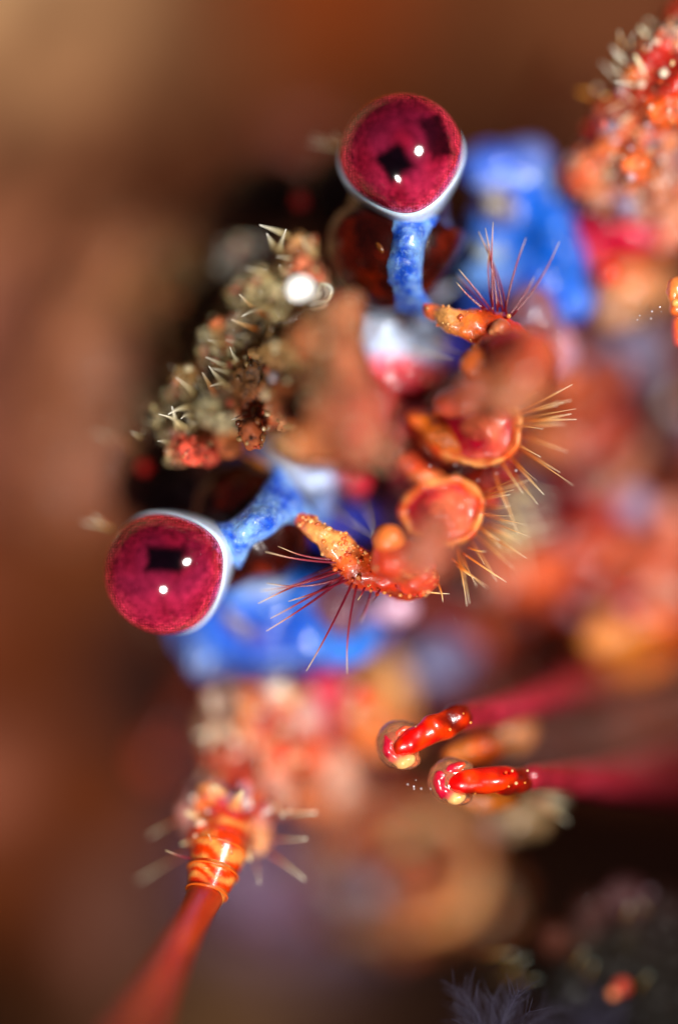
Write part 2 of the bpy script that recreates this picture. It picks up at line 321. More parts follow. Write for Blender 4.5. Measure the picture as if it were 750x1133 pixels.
# ---- eyes
def fbasis(a):
    a = Vector(a).normalized(); q = Vector((0, 0, 1)).rotation_difference(a); return a, q
def make_eye(cx, cy, back2d, tilt, quads, R=.69, z=-.25):
    """back2d: direction in the picture from eyeball to stalk; tilt: how far the eye axis leans to the camera"""
    c = W(cx, cy, z); bx, by = back2d; n = math.hypot(bx, by)
    t = math.radians(tilt)
    ax = Vector((-bx / n * math.cos(t), -by / n * math.cos(t), math.sin(t))); ax, q = fbasis(ax)
    def lathe(phis, rhos, seg):
        V = []; F = []
        for i, (p, r) in enumerate(zip(phis, rhos)):
            for k in range(seg):
                a = 2 * math.pi * k / seg
                V.append(q @ Vector((r * R * math.sin(p) * math.cos(a), r * R * math.sin(p) * math.sin(a), r * R * math.cos(p))) + c)
        for i in range(len(phis) - 1):
            for k in range(seg): F.append((i * seg + k, (i + 1) * seg + k, (i + 1) * seg + (k + 1) % seg, i * seg + (k + 1) % seg))
        return np.array([v[:] for v in V]), F
    bd = np.array([bx / n, by / n, 0]); bp_ = np.array([-by / n, bx / n, 0])
    def drop(v):
        rel = (v - np.array(c)) / R; d_ = rel @ bd; p_ = rel @ bp_; t_ = np.clip(d_ + .15, 0, 1.2)
        rel = rel - np.outer(p_ * .24 * t_ ** 2, bp_) + np.outer(.07 * t_ ** 2, bd)
        return np.array(c) + rel * R
    ph = np.radians(np.linspace(.3, 112, 170))
    rh = 1 + .0 * ph
    v, f = lathe(ph, rh, 300)
    # pigment, plus edge sheen and dark pseudopupil reflections painted into the colour
    rel = (v - np.array(c)) / R
    phv = np.degrees(np.arccos(np.clip(rel @ np.array(ax), -1, 1)))
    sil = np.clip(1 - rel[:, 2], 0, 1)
    n1 = nzv(v, 3.0); n2 = nzv(v, 9.0, 4); n3 = nzv(v, 28.0, 8)
    deep = lin((140, 16, 40), 1); rim = lin((240, 70, 76), 1); mag = lin((188, 40, 78), 1)
    s = np.clip((sil - .32) * 1.5 + n2 * .25 + n1 * .3, 0, 1)[:, None]  # edge sheen painted in: brighter toward the outline
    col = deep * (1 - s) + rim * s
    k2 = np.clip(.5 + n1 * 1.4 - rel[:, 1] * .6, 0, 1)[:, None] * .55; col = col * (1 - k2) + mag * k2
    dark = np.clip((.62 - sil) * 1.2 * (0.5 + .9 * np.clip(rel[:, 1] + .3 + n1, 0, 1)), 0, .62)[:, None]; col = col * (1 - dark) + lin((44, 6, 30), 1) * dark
    col *= (1 + n3 * .6 + n2 * .3 + n1 * .15)[:, None] * 1.25
    pale = np.clip((phv - 87) / 9 + n3 * .9 + n2 * .5, 0, 1)[:, None] * np.clip((phv[:, None] - 78) / 14, 0, 1)
    col = col * (1 - pale * .6) + lin((200, 130, 180)) * pale * .6
    for (dx, dy, hw, hh, ang, strength, skew) in quads:  # dark pseudopupil squares, a view-dependent reflection painted on
        a = math.radians(ang); x = (rel[:, 0] - dx); y = (rel[:, 1] - dy)
        u = x * math.cos(a) + y * math.sin(a); vv = -x * math.sin(a) + y * math.cos(a); u = u + skew * vv
        sd = np.maximum(np.abs(u) - hw, np.abs(vv) - hh) + n3 * .015 + n2 * .015
        m = ((lambda q: q * q * (3 - 2 * q))(np.clip(.5 - sd / .13, 0, 1)) * strength * (rel[:, 2] > 0))[:, None]
        col = col * (1 - m) + np.array([.0012, .0005, .002]) * m
    eye = mk('eye', drop(v), f, M['eye'], root, col)
    # pale cup that the cornea sits in
    seg = 120
    ph = np.radians(np.concatenate([[94.5, 95.0, 97, 100], np.linspace(105, 179.5, 34)]))
    d = np.degrees(ph); rh = np.where(d < 96, [1.004 if x < 94.7 else 1.035 for x in d], 1.05) + .06 * np.exp(-((d - 130) / 20) ** 2) - .10 * np.clip((d - 150) / 30, 0, 1)
    v, f = lathe(ph, rh, seg)
    phv = np.repeat(d, seg); nn = nzv(v, 4)
    k = np.clip((phv - 146) / 24 + nn * .4, 0, 1)[:, None]
    col = lin((214, 232, 255), 1) * (1 - k) + lin((56, 70, 120)) * k
    mk('eye_rim', drop(v), f, M['cup'], eye, col)
    return eye
eye_up = make_eye(444, 172, (.16, -1), 60, [(-.14,-.22,.24,.23,32,.99,.0), (.53,.20,.19,.33,22,.86,.0)])
eye_lo = make_eye(184, 633, (.86, .46), 60, [(.03,.22,.29,.21,-3,.99,.0), (.42,.25,.1,.14,10,.3,.0)])

# ---- eyestalks
def stalk(pts, rads, name='eyestalk'):
    v, f, t = tube([W(*p) for p in pts], [r * .01 for r in rads], n=44, seg=48, flat=.72)
    n1 = nzv(v, 2.4, 3); n2 = nzv(v, 7, 1)
    k = np.clip(n1 * 1.8 - .1 + n2 * .6, 0, 1)[:, None]
    col = lin((44, 7, 4)) * (1 - k) + lin((96, 24, 6)) * k
    return mk(name, v + 0, f, M['stalk'], root, col)
st_up = stalk([(440,236,-.7), (438,262,-.66), (443,290,-.66), (450,312,-.9)], [60,80,76,48])
st_lo = stalk([(246,604,-.75), (268,586,-.8), (293,570,-.85), (318,556,-1.15)], [52,72,68,42])
def strip(pts, wid, parent, z0, seed):
    """blue band of skin lying over the brown stalk"""
    n, m = 40, 14; P = catmull([W(*p) for p in pts], n); Wd = catmull([[x * .01] for x in wid], n)[:, 0]
    V = []; cols = []
    for i in range(n + 1):
        tg = P[min(i + 1, n)] - P[max(i - 1, 0)]; tg[2] = 0; tg /= np.linalg.norm(tg); sx = np.array([tg[1], -tg[0], 0])
        for j in range(m):
            u = j / (m - 1) * 2 - 1
            uu = u * (1 + .25 * nz(P[i], 3.5, seed + (1 if u > 0 else 9)))
            p = P[i] + sx * uu * Wd[i] + np.array([0, 0, .16 * (1 - abs(u) ** 2.2)])
            p[2] += nz(p, 3.2, seed) * .05 + nz(p, 12, seed) * .02
            V.append(p); s = min(1, max(0, .5 + nz(p, 5, seed + 2) * 1.3 + nz(p, 14, seed) * .8)); cols.append(lin((24, 92, 226)) * (1 - s) + lin((130, 180, 248)) * s)
    # closed underside so the band has thickness
    top = len(V); 
    for i in range(n + 1):
        for j in range(m): p = np.array(V[i * m + j]); V.append(p - np.array([0, 0, .12])); cols.append(lin((24, 84, 200)))
    F = []
    for i in range(n):
        for j in range(m - 1):
            a, b, c_, d = i * m + j, i * m + j + 1, (i + 1) * m + j + 1, (i + 1) * m + j
            F.append((a, b, c_, d)); F.append((top + d, top + c_, top + b, top + a))
        F.append((i * m, (i + 1) * m, top + (i + 1) * m, top + i * m)); F.append((i * m + m - 1, top + i * m + m - 1, top + (i + 1) * m + m - 1, (i + 1) * m + m - 1))
    mk('blue_stripe', V, F, M['blue'], parent, np.array(cols))
strip([(454,236,-.3), (452,260,-.12), (448,288,-.12), (442,316,-.28), (436,344,-.62)], [30,20,22,28,42], st_up, 0, 1.0)
strip([(246,606,-.3), (264,592,-.12), (286,574,-.12), (306,560,-.28), (330,544,-.62)], [28,19,20,26,40], st_lo, 0, 6.0)
# pale joint membrane at the foot of each stalk, and the amber crease beside the upper one
def arc(name, pts, rads, col, mat='wet', parent=root, n=24, seg=12, col2=None, fr=6):
    v, f, t = tube([W(*p) for p in pts], [r * .01 for r in rads], n=n, seg=seg)
    v = v + np.c_[nzv(v, 6, 1), nzv(v, 6, 2), nzv(v, 6, 3)] * .02
    c = np.tile(lin(col), (len(v), 1))
    if col2 is not None:
        k = np.clip(.5 + nzv(v, fr, 5) * 1.6, 0, 1)[:, None]; c = c * (1 - k) + lin(col2) * k
    return mk(name, v, f, M[mat], parent, c)
arc('joint_membrane', [(372,300,-.95), (395,322,-.85), (430,334,-.8), (470,334,-.9), (500,318,-1.2)], [5,8,9,8,4], (205,210,220), col2=(150,160,200))
arc('joint_membrane', [(250,512,-1.1), (285,512,-.95), (312,530,-.85), (326,562,-.85), (318,590,-1.2)], [4,8,9,8,4], (196,200,220), col2=(150,165,215))
arc('crease', [(368,268,-.75), (380,286,-.55), (400,300,-.5), (415,308,-.7)], [5,8,7,3], (170,72,18), col2=(225,150,80), parent=st_up)
arc('crease', [(268,500,-.9), (290,514,-.75), (300,524,-.8)], [3,5,3], (170,72,18), col2=(225,150,80), parent=st_lo)
arc('crease', [(410,262,-.12), (420,275,-.1), (426,288,-.15)], [2,4,2], (120,72,30), parent=st_up)

for pts in ([(522,182,-1.5),(560,165,-1.45),(604,190,-1.4),(628,240,-1.35),(645,310,-1.4)], [(556,200,-1.5),(588,238,-1.35),(598,296,-1.3),(622,346,-1.4)], [(532,236,-1.4),(542,262,-1.3),(536,300,-1.35)], [(574,172,-1.4),(606,206,-1.3),(624,262,-1.3)], [(560,254,-1.4),(580,270,-1.3),(588,330,-1.3)], [(560,292,-1.3),(584,300,-1.25),(606,290,-1.3)]):
    arc('plate_edge', pts, [4, 7, 7, 6, 4][:len(pts)], (176,206,252), mat='skin', col2=(70,140,245), parent=cheeks[0])
for pts in ([(214,738,-1.5),(220,700,-1.5),(252,668,-1.4),(320,664,-1.35),(388,690,-1.4),(412,722,-1.5)], [(262,644,-1.4),(300,638,-1.3),(340,646,-1.3),(372,650,-1.4)], [(240,720,-1.5),(300,726,-1.4),(356,722,-1.45)], [(330,640,-1.3),(356,672,-1.2),(350,700,-1.3)], [(250,676,-1.4),(230,700,-1.4),(232,724,-1.5)]):
    arc('plate_edge', pts, [4, 7, 7, 6, 6, 4][:len(pts)], (176,206,252), mat='skin', col2=(60,130,245), parent=cheeks[1])
# ---- small beads
def bead(px, py, z, r, col, name='tubercle', mat='wet', parent=root, sy=1.0, cap=None):
    v, f = ico(3); vv = v * np.array([1, sy, 1]) * S(r, z) + np.array(W(px, py, z))
    c = np.tile(lin(col), (len(vv), 1))
    if cap is not None: k = np.clip((v[:, 1] - .45) * 3, 0, 1)[:, None]; c = c * (1 - k) + lin(cap) * k
    return mk(name, vv, f, M[mat], parent, c)
for a in [(332,222,-1.2,8,(190,20,30)), (160,517,-1.0,8,(225,30,10)), (572,254,-1.5,8,(225,40,20)), (298,706,-1.5,9,(225,30,25)), (624,72,-4.0,14,(205,80,70)), (600,132,-4.6,13,(150,66,40)),
          (175,838,-4.2,16,(235,100,70)), (403,770,-1.05,8,(235,60,10)), (312,832,-.9,8,(230,64,20)), (673,302,-.9,14,(214,70,20)), (380,330,-2.2,5,(235,235,235)),
          (304,418,.5,7,(205,190,195)), (335,398,.4,9,(225,170,165)), (205,788,-4.0,12,(190,80,50))]:
    bead(*a, sy=1.1)

# ---------------------------------------------------------------- bristles
def bristle_mesh(name, cols, r0=.012, r1=.003, bend=.18, n=10, seg=6):
    P = [(0, 0, 0), (bend * .25, 0, .35), (bend * .7, 0, .7), (bend * 1.3, 0, 1)]
    v, f, t = tube([np.array(p) for p in P], [r0, r0 * .85, r0 * .6, r1], n=n, seg=seg, cap=False)
    cs = np.array([lin(c) for c in cols]); x = t * (len(cols) - 1); i = np.clip(x.astype(int), 0, len(cols) - 2); fr = (x - i)[:, None]
    c = cs[i] * (1 - fr) + cs[i + 1] * fr
    me = bpy.data.meshes.new(name); me.from_pydata(v.tolist(), [], f)
    me.polygons.foreach_set('use_smooth', [True] * len(me.polygons))
    a = me.color_attributes.new('Col', 'FLOAT_COLOR', 'POINT'); d = np.ones((len(v), 4)); d[:, :3] = c; a.data.foreach_set('color', d.ravel())
    me.materials.append(M['hair']); return me
BM = {
 'red': [bristle_mesh('bristle', [(120,16,30),(110,14,50),(150,50,60),(235,215,170)], bend=b) for b in (-.15, .05, .2)],
 'gold': [bristle_mesh('bristle', [(150,60,20),(205,120,50),(240,205,150),(250,240,215)], bend=b) for b in (-.05, .02, .07)],
 'white': [bristle_mesh('bristle', [(190,150,90),(225,205,150),(235,225,190),(250,245,230)], bend=b, r0=.016) for b in (-.1, .05, .15)],
 'thick': [bristle_mesh('bristle', [(160,50,40),(190,110,60),(230,220,180),(250,245,220)], bend=b, r0=.014, r1=.009) for b in (-.05, .05)],
}
def bristle(p0, p1, kind, th=1.0, parent=root, roll=None):
    a, b = W(*p0), W(*p1); d = b - a; L = d.length
    me = random.choice(BM[kind]); o = bpy.data.objects.new('bristle', me); C.objects.link(o)
    o.parent = parent; o.location = a - WC[parent.name]
    q = Vector((0, 0, 1)).rotation_difference(d.normalized()) @ Quaternion((0, 0, 1), random.uniform(0, 6.28) if roll is None else roll)
    o.rotation_mode = 'QUATERNION'; o.rotation_quaternion = q; o.scale = (th, th, L); WC[o.name] = a
    # curvature scales with the thickness axes, so long bristles bend gently
    return o

# ---------------------------------------------------------------- antennular segments (hairy orange, beside the mouth)
OR = (222,88,34); CRM = (240,190,130)
def seg_blobs(name, blobs, parent=root, mat='shell', **k): 
    o = blobs_mesh(name, blobs, M[mat], parent, **k); return o
up = seg_blobs('antennule_segment', [(482,346,-.2,17,10,12,(238,120,80),-25), (500,355,-.1,22,14,15,(246,186,122),-28), (522,362,-.1,24,18,18,(235,130,60),-20), (545,366,-.15,26,22,22,(205,66,26)), (560,378,-.1,26,24,24,(200,58,34)),
    (535,352,-.15,22,12,14,(200,64,30)), (572,395,.6,36,32,30,(190,44,30)), (575,420,1.3,34,34,30,(170,84,60)), (590,400,1.1,28,36,30,(190,74,54)), (565,440,1.5,32,24,26,(176,110,84)), (550,400,.2,30,34,26,(206,80,44))], voxel=.035, amp=.03, freq=5, edge=.1)
lo = seg_blobs('antennule_segment', [(338,578,-.2,13,10,12,(240,110,84),-32), (354,590,-.1,20,13,14,(244,172,112),-30), (374,606,-.1,24,18,18,(240,160,100),-30), (390,622,-.1,24,18,18,(222,100,44)), (402,636,-.1,30,17,18,(196,68,26)), (430,640,-.1,34,18,20,(205,60,30)), (460,640,.1,26,20,20,(214,72,46)),
    (440,620,.3,30,24,24,(205,72,44)), (470,612,1.5,32,28,28,(176,92,72)), (482,588,1.7,24,22,24,(186,110,92)), (450,655,-.2,26,10,14,(230,84,30))], voxel=.035, amp=.03, freq=5, edge=.1)
for a in [(528,404,.45,19,(244,130,70)), (430,597,.35,18,(246,140,78))]: bead(*a, name='knob', mat='shell', sy=.95)
for k in range(22):
    t = k / 21; px = 372 + 96 * t + random.uniform(-6, 6); py = 622 + 26 * math.sin(t * 2.4) + random.uniform(-4, 12) 
    bead(px, py, .06 + random.uniform(-.1, .05), random.uniform(1.6, 3.2), random.choice([(220,110,50),(205,80,36),(214,140,84),(170,36,22)]), name='granule', parent=lo)
for k in range(18):
    bead(528 + 36 * random.random(), 348 + 24 * random.random(), .0 + random.uniform(-.08, .04), random.uniform(1.2, 2.8), random.choice([(240,130,60),(225,90,40),(235,180,120)]), name='granule', parent=up)

def orb(cx, cy, r, z, tail, swirl, rot):
    """cup-shaped segment: rounded shell, thick orange lip and a crimson hollow with a pale fold"""
    n, seg = 40, 64; V = []; cols = []; c = np.array(W(cx, cy, z)); R = S(r, z)
    prof = [(0.02,.34),(.25,.30),(.45,.22),(.62,.10),(.74,.02),(.80,.03),(.86,.12),(.92,.22),(.98,.22),(1.03,.12),(1.03,-.05),(.98,-.3),(.85,-.6),(.6,-.85),(.3,-.97),(.02,-1.0)]
    pr = catmull([np.array([a, b, 0]) for a, b in prof], n)
    a0 = math.radians(rot)
    for i in range(n + 1):
        for k in range(seg):
            a = 2 * math.pi * k / seg; rr = pr[i][0] * (1 + .06 * math.sin(a * 2 + 1) + .04 * math.sin(3 * a + cx))
            p = np.array([rr * math.cos(a) * R, rr * math.sin(a) * R * .92, pr[i][1] * R * .8])
            p[2] += -.25 * R * rr * math.cos(a - a0 - math.pi)   # tilt
            p += c; p += np.array([nz(p, 5, 1), nz(p, 5, 4), nz(p, 5, 8)]) * .035 + np.array([nz(p, 11, 1), nz(p, 11, 4), nz(p, 11, 8)]) * .018
            V.append(p); s = pr[i][0]
            inside = i < n * .36
            if inside:
                m = min(1, max(0, .5 + 1.5 * nz(p, 3.6, swirl) + .5 * math.cos(a - a0 + 2.5 * s * 2)))
                q = lin((176, 14, 52)) * m + lin((226, 120, 96)) * (1 - m)
                if s < .35: q = q * .5 + lin((214, 120, 90)) * .5
            else:
                m = min(1, max(0, .5 + 1.4 * nz(p, 7, 2)))
                q = lin((222, 84, 30)) * m + lin((240, 170, 110)) * (1 - m)
                if pr[i][1] < -.2: q = lin((190, 50, 26))
            cols.append(q)
    F = [(i * seg + k, i * seg + (k + 1) % seg, (i + 1) * seg + (k + 1) % seg, (i + 1) * seg + k) for i in range(n) for k in range(seg)]
    return mk('cupped_segment', V, F, M['wet'], root, np.array(cols))
o1 = orb(526, 474, 49, -.35, None, 3, -45)
o2 = orb(489, 566, 43, -.35, None, 12, -20)
seg_blobs('antennule_tip', [(470,466,-.5,22,13,16,(232,96,44),-25), (490,486,-.4,28,15,18,(238,130,50),-40), (505,445,.5,26,18,22,(214,96,70)), (532,430,1.2,28,20,26,(160,80,52)), (520,448,.8,14,14,14,(216,130,100)), (512,442,.7,18,14,18,(214,110,80))], voxel=.04, amp=.03, freq=5)
seg_blobs('antennule_tip', [(452,512,-.5,18,12,16,(232,96,60),-35), (470,528,-.5,26,13,18,(238,140,90),-20)], voxel=.04, amp=.03, freq=5)

DRD = ((150,20,26), (90,12,14), (196,60,30), (60,8,12), (214,110,60), (170,30,50), (120,20,20))
seg_blobs('antennule_base', lumps(470, 512, 46, 60, 34, -.95, 61, -20, pal=DRD, qs=1.2) + [(468,515,-1.25,40,60,26,(80,12,16),-20)], voxel=.045, amp=.05, freq=4, soft=7)
seg_blobs('antennule_base', lumps(548, 500, 26, 60, 26, -.9, 62, -10, pal=DRD + ((205,90,60),), qs=1.2) + [(545,500,-1.2,26,56,24,(120,30,24),-10)], voxel=.045, amp=.05, freq=4, soft=7)
seg_blobs('antennule_base', lumps(565, 400, 30, 36, 22, .2, 63, 0, pal=((190,50,30),(214,90,50),(226,150,110),(150,30,24)), qs=1.1) + [(560,400,0,28,34,24,(180,50,34))], voxel=.04, amp=.04, freq=5, soft=7)
granules(o1, 160, .8, 3, [(240,170,110), (200,50,30), (250,220,190)], mix=.6, seed=17)
granules(o2, 160, .8, 3, [(240,170,110), (200,50,30), (250,220,190)], mix=.6, seed=18)
# upper fan of dark red bristles
for p0, p1 in [((556,345),(552,256)),((550,345),(544,252)),((560,348),(560,278)),((546,348),(524,285)),((552,340),(536,272)),((566,350),(632,291)),((540,345),(505,300)),((535,342),(500,318)),((548,350),(518,305)),((562,350),(596,312)),((545,340),(538,246)),((558,345),(570,262))]:
    bristle((*p0, -.05), (*p1, random.uniform(-.3, .12)), 'red', 1.2)
# lower fan
for p0, p1 in [((392,640),(347,746)),((396,642),(362,738)),((386,636),(306,700)),((384,634),(304,690)),((382,630),(296,672)),((384,626),(300,660)),((380,622),(305,648)),((380,618),(318,636)),((388,640),(322,672)),((378,628),(290,655)),((412,648),(406,692)),((422,646),(420,676)),((404,648),(402,662)),((438,650),(441,655)),((376,640),(312,676)),((392,622),(300,634))]:
    bristle((*p0, .0), (*p1, random.uniform(-.25, .12)), 'red', 1.35)
for p0, p1 in [((466,640),(468,654)),((455,652),(497,662)),((470,650),(482,656)),((500,618),(540,656)),((512,612),(555,643)),((518,606),(536,617)),((505,625),(520,640)),((484,645),(496,664)),((466,644),(467,660))]:
    bristle((*p0, .15), (*p1, random.uniform(-.15, .1)), 'gold', 1.1)
# golden fringe right of the cupped segments
for k in range(26):
    a = math.radians(random.uniform(-70, 48)); r0 = random.uniform(36, 54); L = random.uniform(30, 74)
    cx, cy = 527, 472
    z1 = random.choice([random.uniform(-.25, .2)] * 2 + [random.uniform(-1.6, .9)])
    bristle((cx + r0 * math.cos(a), cy - r0 * math.sin(a), -.3), (cx + (r0 + L) * math.cos(a), cy - (r0 + L) * math.sin(a) + 6, z1), 'gold', random.uniform(.5, 1.0))
for k in range(28):
    a = math.radians(random.uniform(-78, 30)); r0 = random.uniform(34, 50); L = random.uniform(24, 60)
    z1 = random.choice([random.uniform(-.2, .25)] * 2 + [random.uniform(-1.4, 1.0)])
    bristle((492 + r0 * math.cos(a), 568 - r0 * math.sin(a), -.3), (492 + (r0 + L) * math.cos(a), 568 - (r0 + L) * math.sin(a) + 8, z1), 'gold', random.uniform(.5, 1.0))
for p0, p1 in [((560,520),(600,592)),((556,530),(590,600)),((562,540),(610,556)),((540,590),(600,585)),((545,600),(604,600)),((550,604),(606,618)),((560,560),(600,640)),((530,500),(560,560))]:
    bristle((*p0, -1.2), (*p1, -1.5), 'white', 1.6)
for p0, p1 in [((405,378),(375,360)),((440,385),(505,392)),((470,372),(500,396)),((372,566),(398,588)),((360,560),(408,590)),((400,555),(425,590))]:
    bristle((*p0, -.9), (*p1, -.2), 'white', 1.0)

# ---------------------------------------------------------------- rostrum hair
for k in range(95):
    t = random.random(); bx = 345 - 160 * t + random.uniform(-34, 34); by = 285 + 205 * t + random.uniform(-30, 30)
    ang = math.radians(random.gauss(140, 24)); L = random.uniform(5, 17)
    z0 = -.7 + .3 * random.random()
    bristle((bx, by, z0), (bx + L * math.cos(ang), by - L * math.sin(ang), z0 + random.uniform(.0, .45)), 'white', random.uniform(.45, 1.1))
for p0, p1, kd, th in [((300,352),(262,338),'gold',1.4),((290,366),(264,360),'gold',1.3),((300,340),(275,332),'white',1.5),((262,412),(235,392),'white',1.3),((255,430),(224,406),'white',1.3),((275,410),(240,390),'white',1.4),((212,452),(198,438),'white',1.8),((214,462),(200,444),'white',1.6),((198,478),(194,470),'white',1.6),((240,440),(228,418),'gold',1.2),((210,480),(190,440),'white',1.3),((300,455),(262,440),'white',1.3)]:
    bristle((*p0, -.45), (*p1, .0), kd, th)
for p0, p1 in [((305,275),(299,268)),((320,262),(318,255)),((310,280),(300,280))]:
    bristle((*p0, -.5), (*p1, -.05), 'white', 1.6)
for p0, p1, z in [((385,165),(348,146),-.8),((145,492),(106,477),-1.0),((120,582),(104,574),-.6),((382,160),(366,150),-.6)]:
    bristle((*p0, z), (*p1, z + .1), 'thick', .8)
    bristle((p0[0] + 4, p0[1] + 3, z), (p1[0] + 8, p1[1] + 2, z - .2), 'white', 1.3)
# translucent flap beside the upper stalk, plus a pale disc added as glint
arc('scale_lobe', [(346,338,-.2), (360,334,-.12), (366,322,-.1), (356,314,-.15), (350,320,-.2)], [5,3,2.6,2.6,3], (240,232,215), col2=(225,205,170))
seg_blobs('scale_lobe', [(352,326,-.3,14,15,9,(225,212,190)), (350,338,-.35,14,10,9,(230,200,170))], voxel=.03, amp=.01, freq=5)
def glint_disc():  # added white disc, angled to mirror the key strobe
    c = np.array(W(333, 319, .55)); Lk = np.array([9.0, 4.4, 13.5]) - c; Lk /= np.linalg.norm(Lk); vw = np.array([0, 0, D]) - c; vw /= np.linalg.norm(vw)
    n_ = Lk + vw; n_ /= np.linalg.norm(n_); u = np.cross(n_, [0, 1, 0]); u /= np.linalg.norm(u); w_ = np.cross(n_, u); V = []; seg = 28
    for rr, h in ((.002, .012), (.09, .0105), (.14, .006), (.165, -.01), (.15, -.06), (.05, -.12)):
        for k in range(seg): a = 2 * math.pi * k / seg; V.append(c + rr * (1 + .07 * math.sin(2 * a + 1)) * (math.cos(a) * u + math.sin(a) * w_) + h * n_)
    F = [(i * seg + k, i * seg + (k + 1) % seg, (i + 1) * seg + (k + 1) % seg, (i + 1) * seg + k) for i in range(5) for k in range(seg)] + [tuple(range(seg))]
    m = material('glint_disc', rough=.25, coat=1, coat_rough=.12, mottle=.1, bump=0, sss=.2)
    mk('glint_disc', V, F, m, root, np.tile(lin((250, 246, 240)), (len(V), 1)))
glint_disc()

# ---------------------------------------------------------------- second antennae: stout bases and the long whip
ur = seg_blobs('antenna_base', lumps(716, 130, 40, 76, 70, -.75, 5, 10, pal=((214,90,40), (226,150,100), (214,190,170), (110,50,30), (90,40,30), (170,30,30), (228,200,170), (150,130,150), (190,110,60))) + lumps(690, 200, 44, 30, 24, -.95, 6) + [
 (652,192,-1.05,34,28,28,(222,96,40)), (640,186,-0.85,12,10,10,(235,170,140)), (690,180,-0.85,36,34,30,(224,130,82)), (706,182,-0.45,20,20,18,(232,120,70)), (730,200,-0.95,30,36,30,(176,110,84)), (722,150,-0.95,40,26,30,(206,170,160)),
 (668,145,-1.05,24,18,22,(200,24,40)), (680,120,-0.85,30,22,26,(150,70,46)), (715,110,-0.65,30,22,26,(150,60,30)), (745,90,-0.45,30,34,28,(176,40,24)), (728,72,-0.55,26,24,24,(196,50,50)), (745,45,-0.55,24,24,24,(222,190,180)), (740,125,-0.45,30,20,24,(236,110,50)),
 (672,218,-1.05,26,22,24,(214,150,120)), (700,225,-1.15,36,22,26,(205,160,150)), (735,250,-1.55,34,34,32,(196,104,70)), (650,168,-1.15,18,10,14,(214,190,180)), (686,298,-1.5,34,14,24,(214,110,60)), (696,318,-1.75,46,36,34,(214,160,118)), (690,345,-1.55,34,20,28,(226,180,150)), (640,205,-1.05,18,12,14,(240,140,110)),
 (740,170,-0.95,26,26,26,(150,150,180)), (760,30,-0.95,30,40,30,(180,60,40)), (745,215,-1.05,20,30,20,(235,170,150))], voxel=.045, amp=.09, freq=3.4, edge=.22, soft=6)
mkring = lambda cx, cy, r, z, th, col, par: arc('ring', [(cx + r * math.cos(a), cy + r * math.sin(a), z) for a in np.linspace(0, 6.28, 13)], [th] * 13, col, parent=par)
mkring(706, 181, 10, -.48, 3.2, (238,130,80), ur)
bead(706, 181, -.45, 8, (245,130,80), parent=ur)
def spine(px, py, z, ang, L, r, c0, c1, parent, kind='spine', zt=.15):
    a = math.radians(ang); p1 = (px + L * math.cos(a), py - L * math.sin(a), z + zt)
    pm = (px + .5 * L * math.cos(a) + random.uniform(-1, 1), py - .5 * L * math.sin(a) + random.uniform(-1, 1), z + zt * .5)
    v, f, t = tube([W(px, py, z), W(*pm), W(*p1)], [r * .01, r * .0065, r * .0022], n=10, seg=12)
    c = lin(c0) * (1 - t[:, None]) + lin(c1) * t[:, None]
    return mk(kind, v, f, M['wet'], parent, c)
for a in [(738,118,-.45,65,34,10,(226,110,60),(250,220,190)), (722,96,-.5,120,40,7,(226,120,60),(240,226,180)), (716,88,-.6,140,26,6,(214,120,70),(235,225,200)), (704,96,-.8,130,36,7,(170,120,80),(235,225,190)), (728,60,-.7,125,36,6,(220,150,80),(245,235,200)), (742,64,-.6,80,30,7,(226,150,110),(245,230,210)),
          (690,110,-.8,170,24,5,(200,120,60),(240,200,130)), (712,126,-.7,200,20,6,(220,90,40),(240,200,150)), (700,130,-.9,150,26,6,(190,100,60),(235,190,140)), (748,96,-.4,100,28,8,(235,120,60),(250,220,180)), (665,108,-1.1,165,26,5,(190,110,50),(240,170,70)), (735,40,-.9,140,26,6,(220,160,100),(240,230,200)),
          (676,170,-1.1,100,16,7,(220,190,170),(245,240,230)), (660,205,-1.0,215,24,8,(236,130,90),(248,190,170)), (700,60,-1.0,150,20,4,(200,150,90),(240,220,180))]:
    spine(*a, parent=ur)
for k in range(30):
    bristle((690 + 60 * random.random(), 60 + 100 * random.random(), -.9), (670 + 70 * random.random(), 35 + 110 * random.random(), -.4), random.choice(['gold', 'white']), random.uniform(1, 2), parent=ur)

ll = seg_blobs('antenna_base', lumps(290, 800, 52, 50, 54, -1.45, 15) + lumps(255, 885, 40, 22, 26, -.75, 16) + [
 (285,785,-1.9,56,36,38,(200,170,160)), (255,805,-1.8,34,34,34,(210,180,156)), (330,790,-1.8,34,30,30,(190,150,160)), (262,835,-1.5,28,20,26,(184,50,60)), (300,835,-1.4,30,26,28,(214,120,90)), (318,832,-1.2,18,16,18,(235,150,120)), (340,830,-1.7,22,26,24,(214,90,46)), (300,870,-1.3,26,26,26,(205,150,140)), (372,860,-2.0,34,40,34,(220,170,156)), (345,880,-1.9,30,26,28,(226,130,84)),
 (420,765,-2.6,40,46,34,(214,160,104)), (400,790,-1.7,22,40,28,(228,130,60)), (425,815,-2.2,30,24,28,(224,130,70)), (245,850,-1.3,22,26,26,(190,80,50)),
 (225,885,-1.0,22,22,24,(214,186,190)), (210,905,-.9,14,26,20,(222,160,160)), (262,880,-1.0,24,24,26,(200,56,40)), (280,905,-.9,16,30,22,(222,110,60)), (250,905,-.6,26,22,26,(196,24,34)), (240,925,-.5,30,22,28,(222,70,30)), (285,925,-.8,12,20,18,(235,180,140)), (292,890,-1.0,14,16,16,(200,110,80)),
 (225,935,-.6,14,12,16,(196,30,50))], voxel=.045, amp=.08, freq=3.4, edge=.2, soft=6)
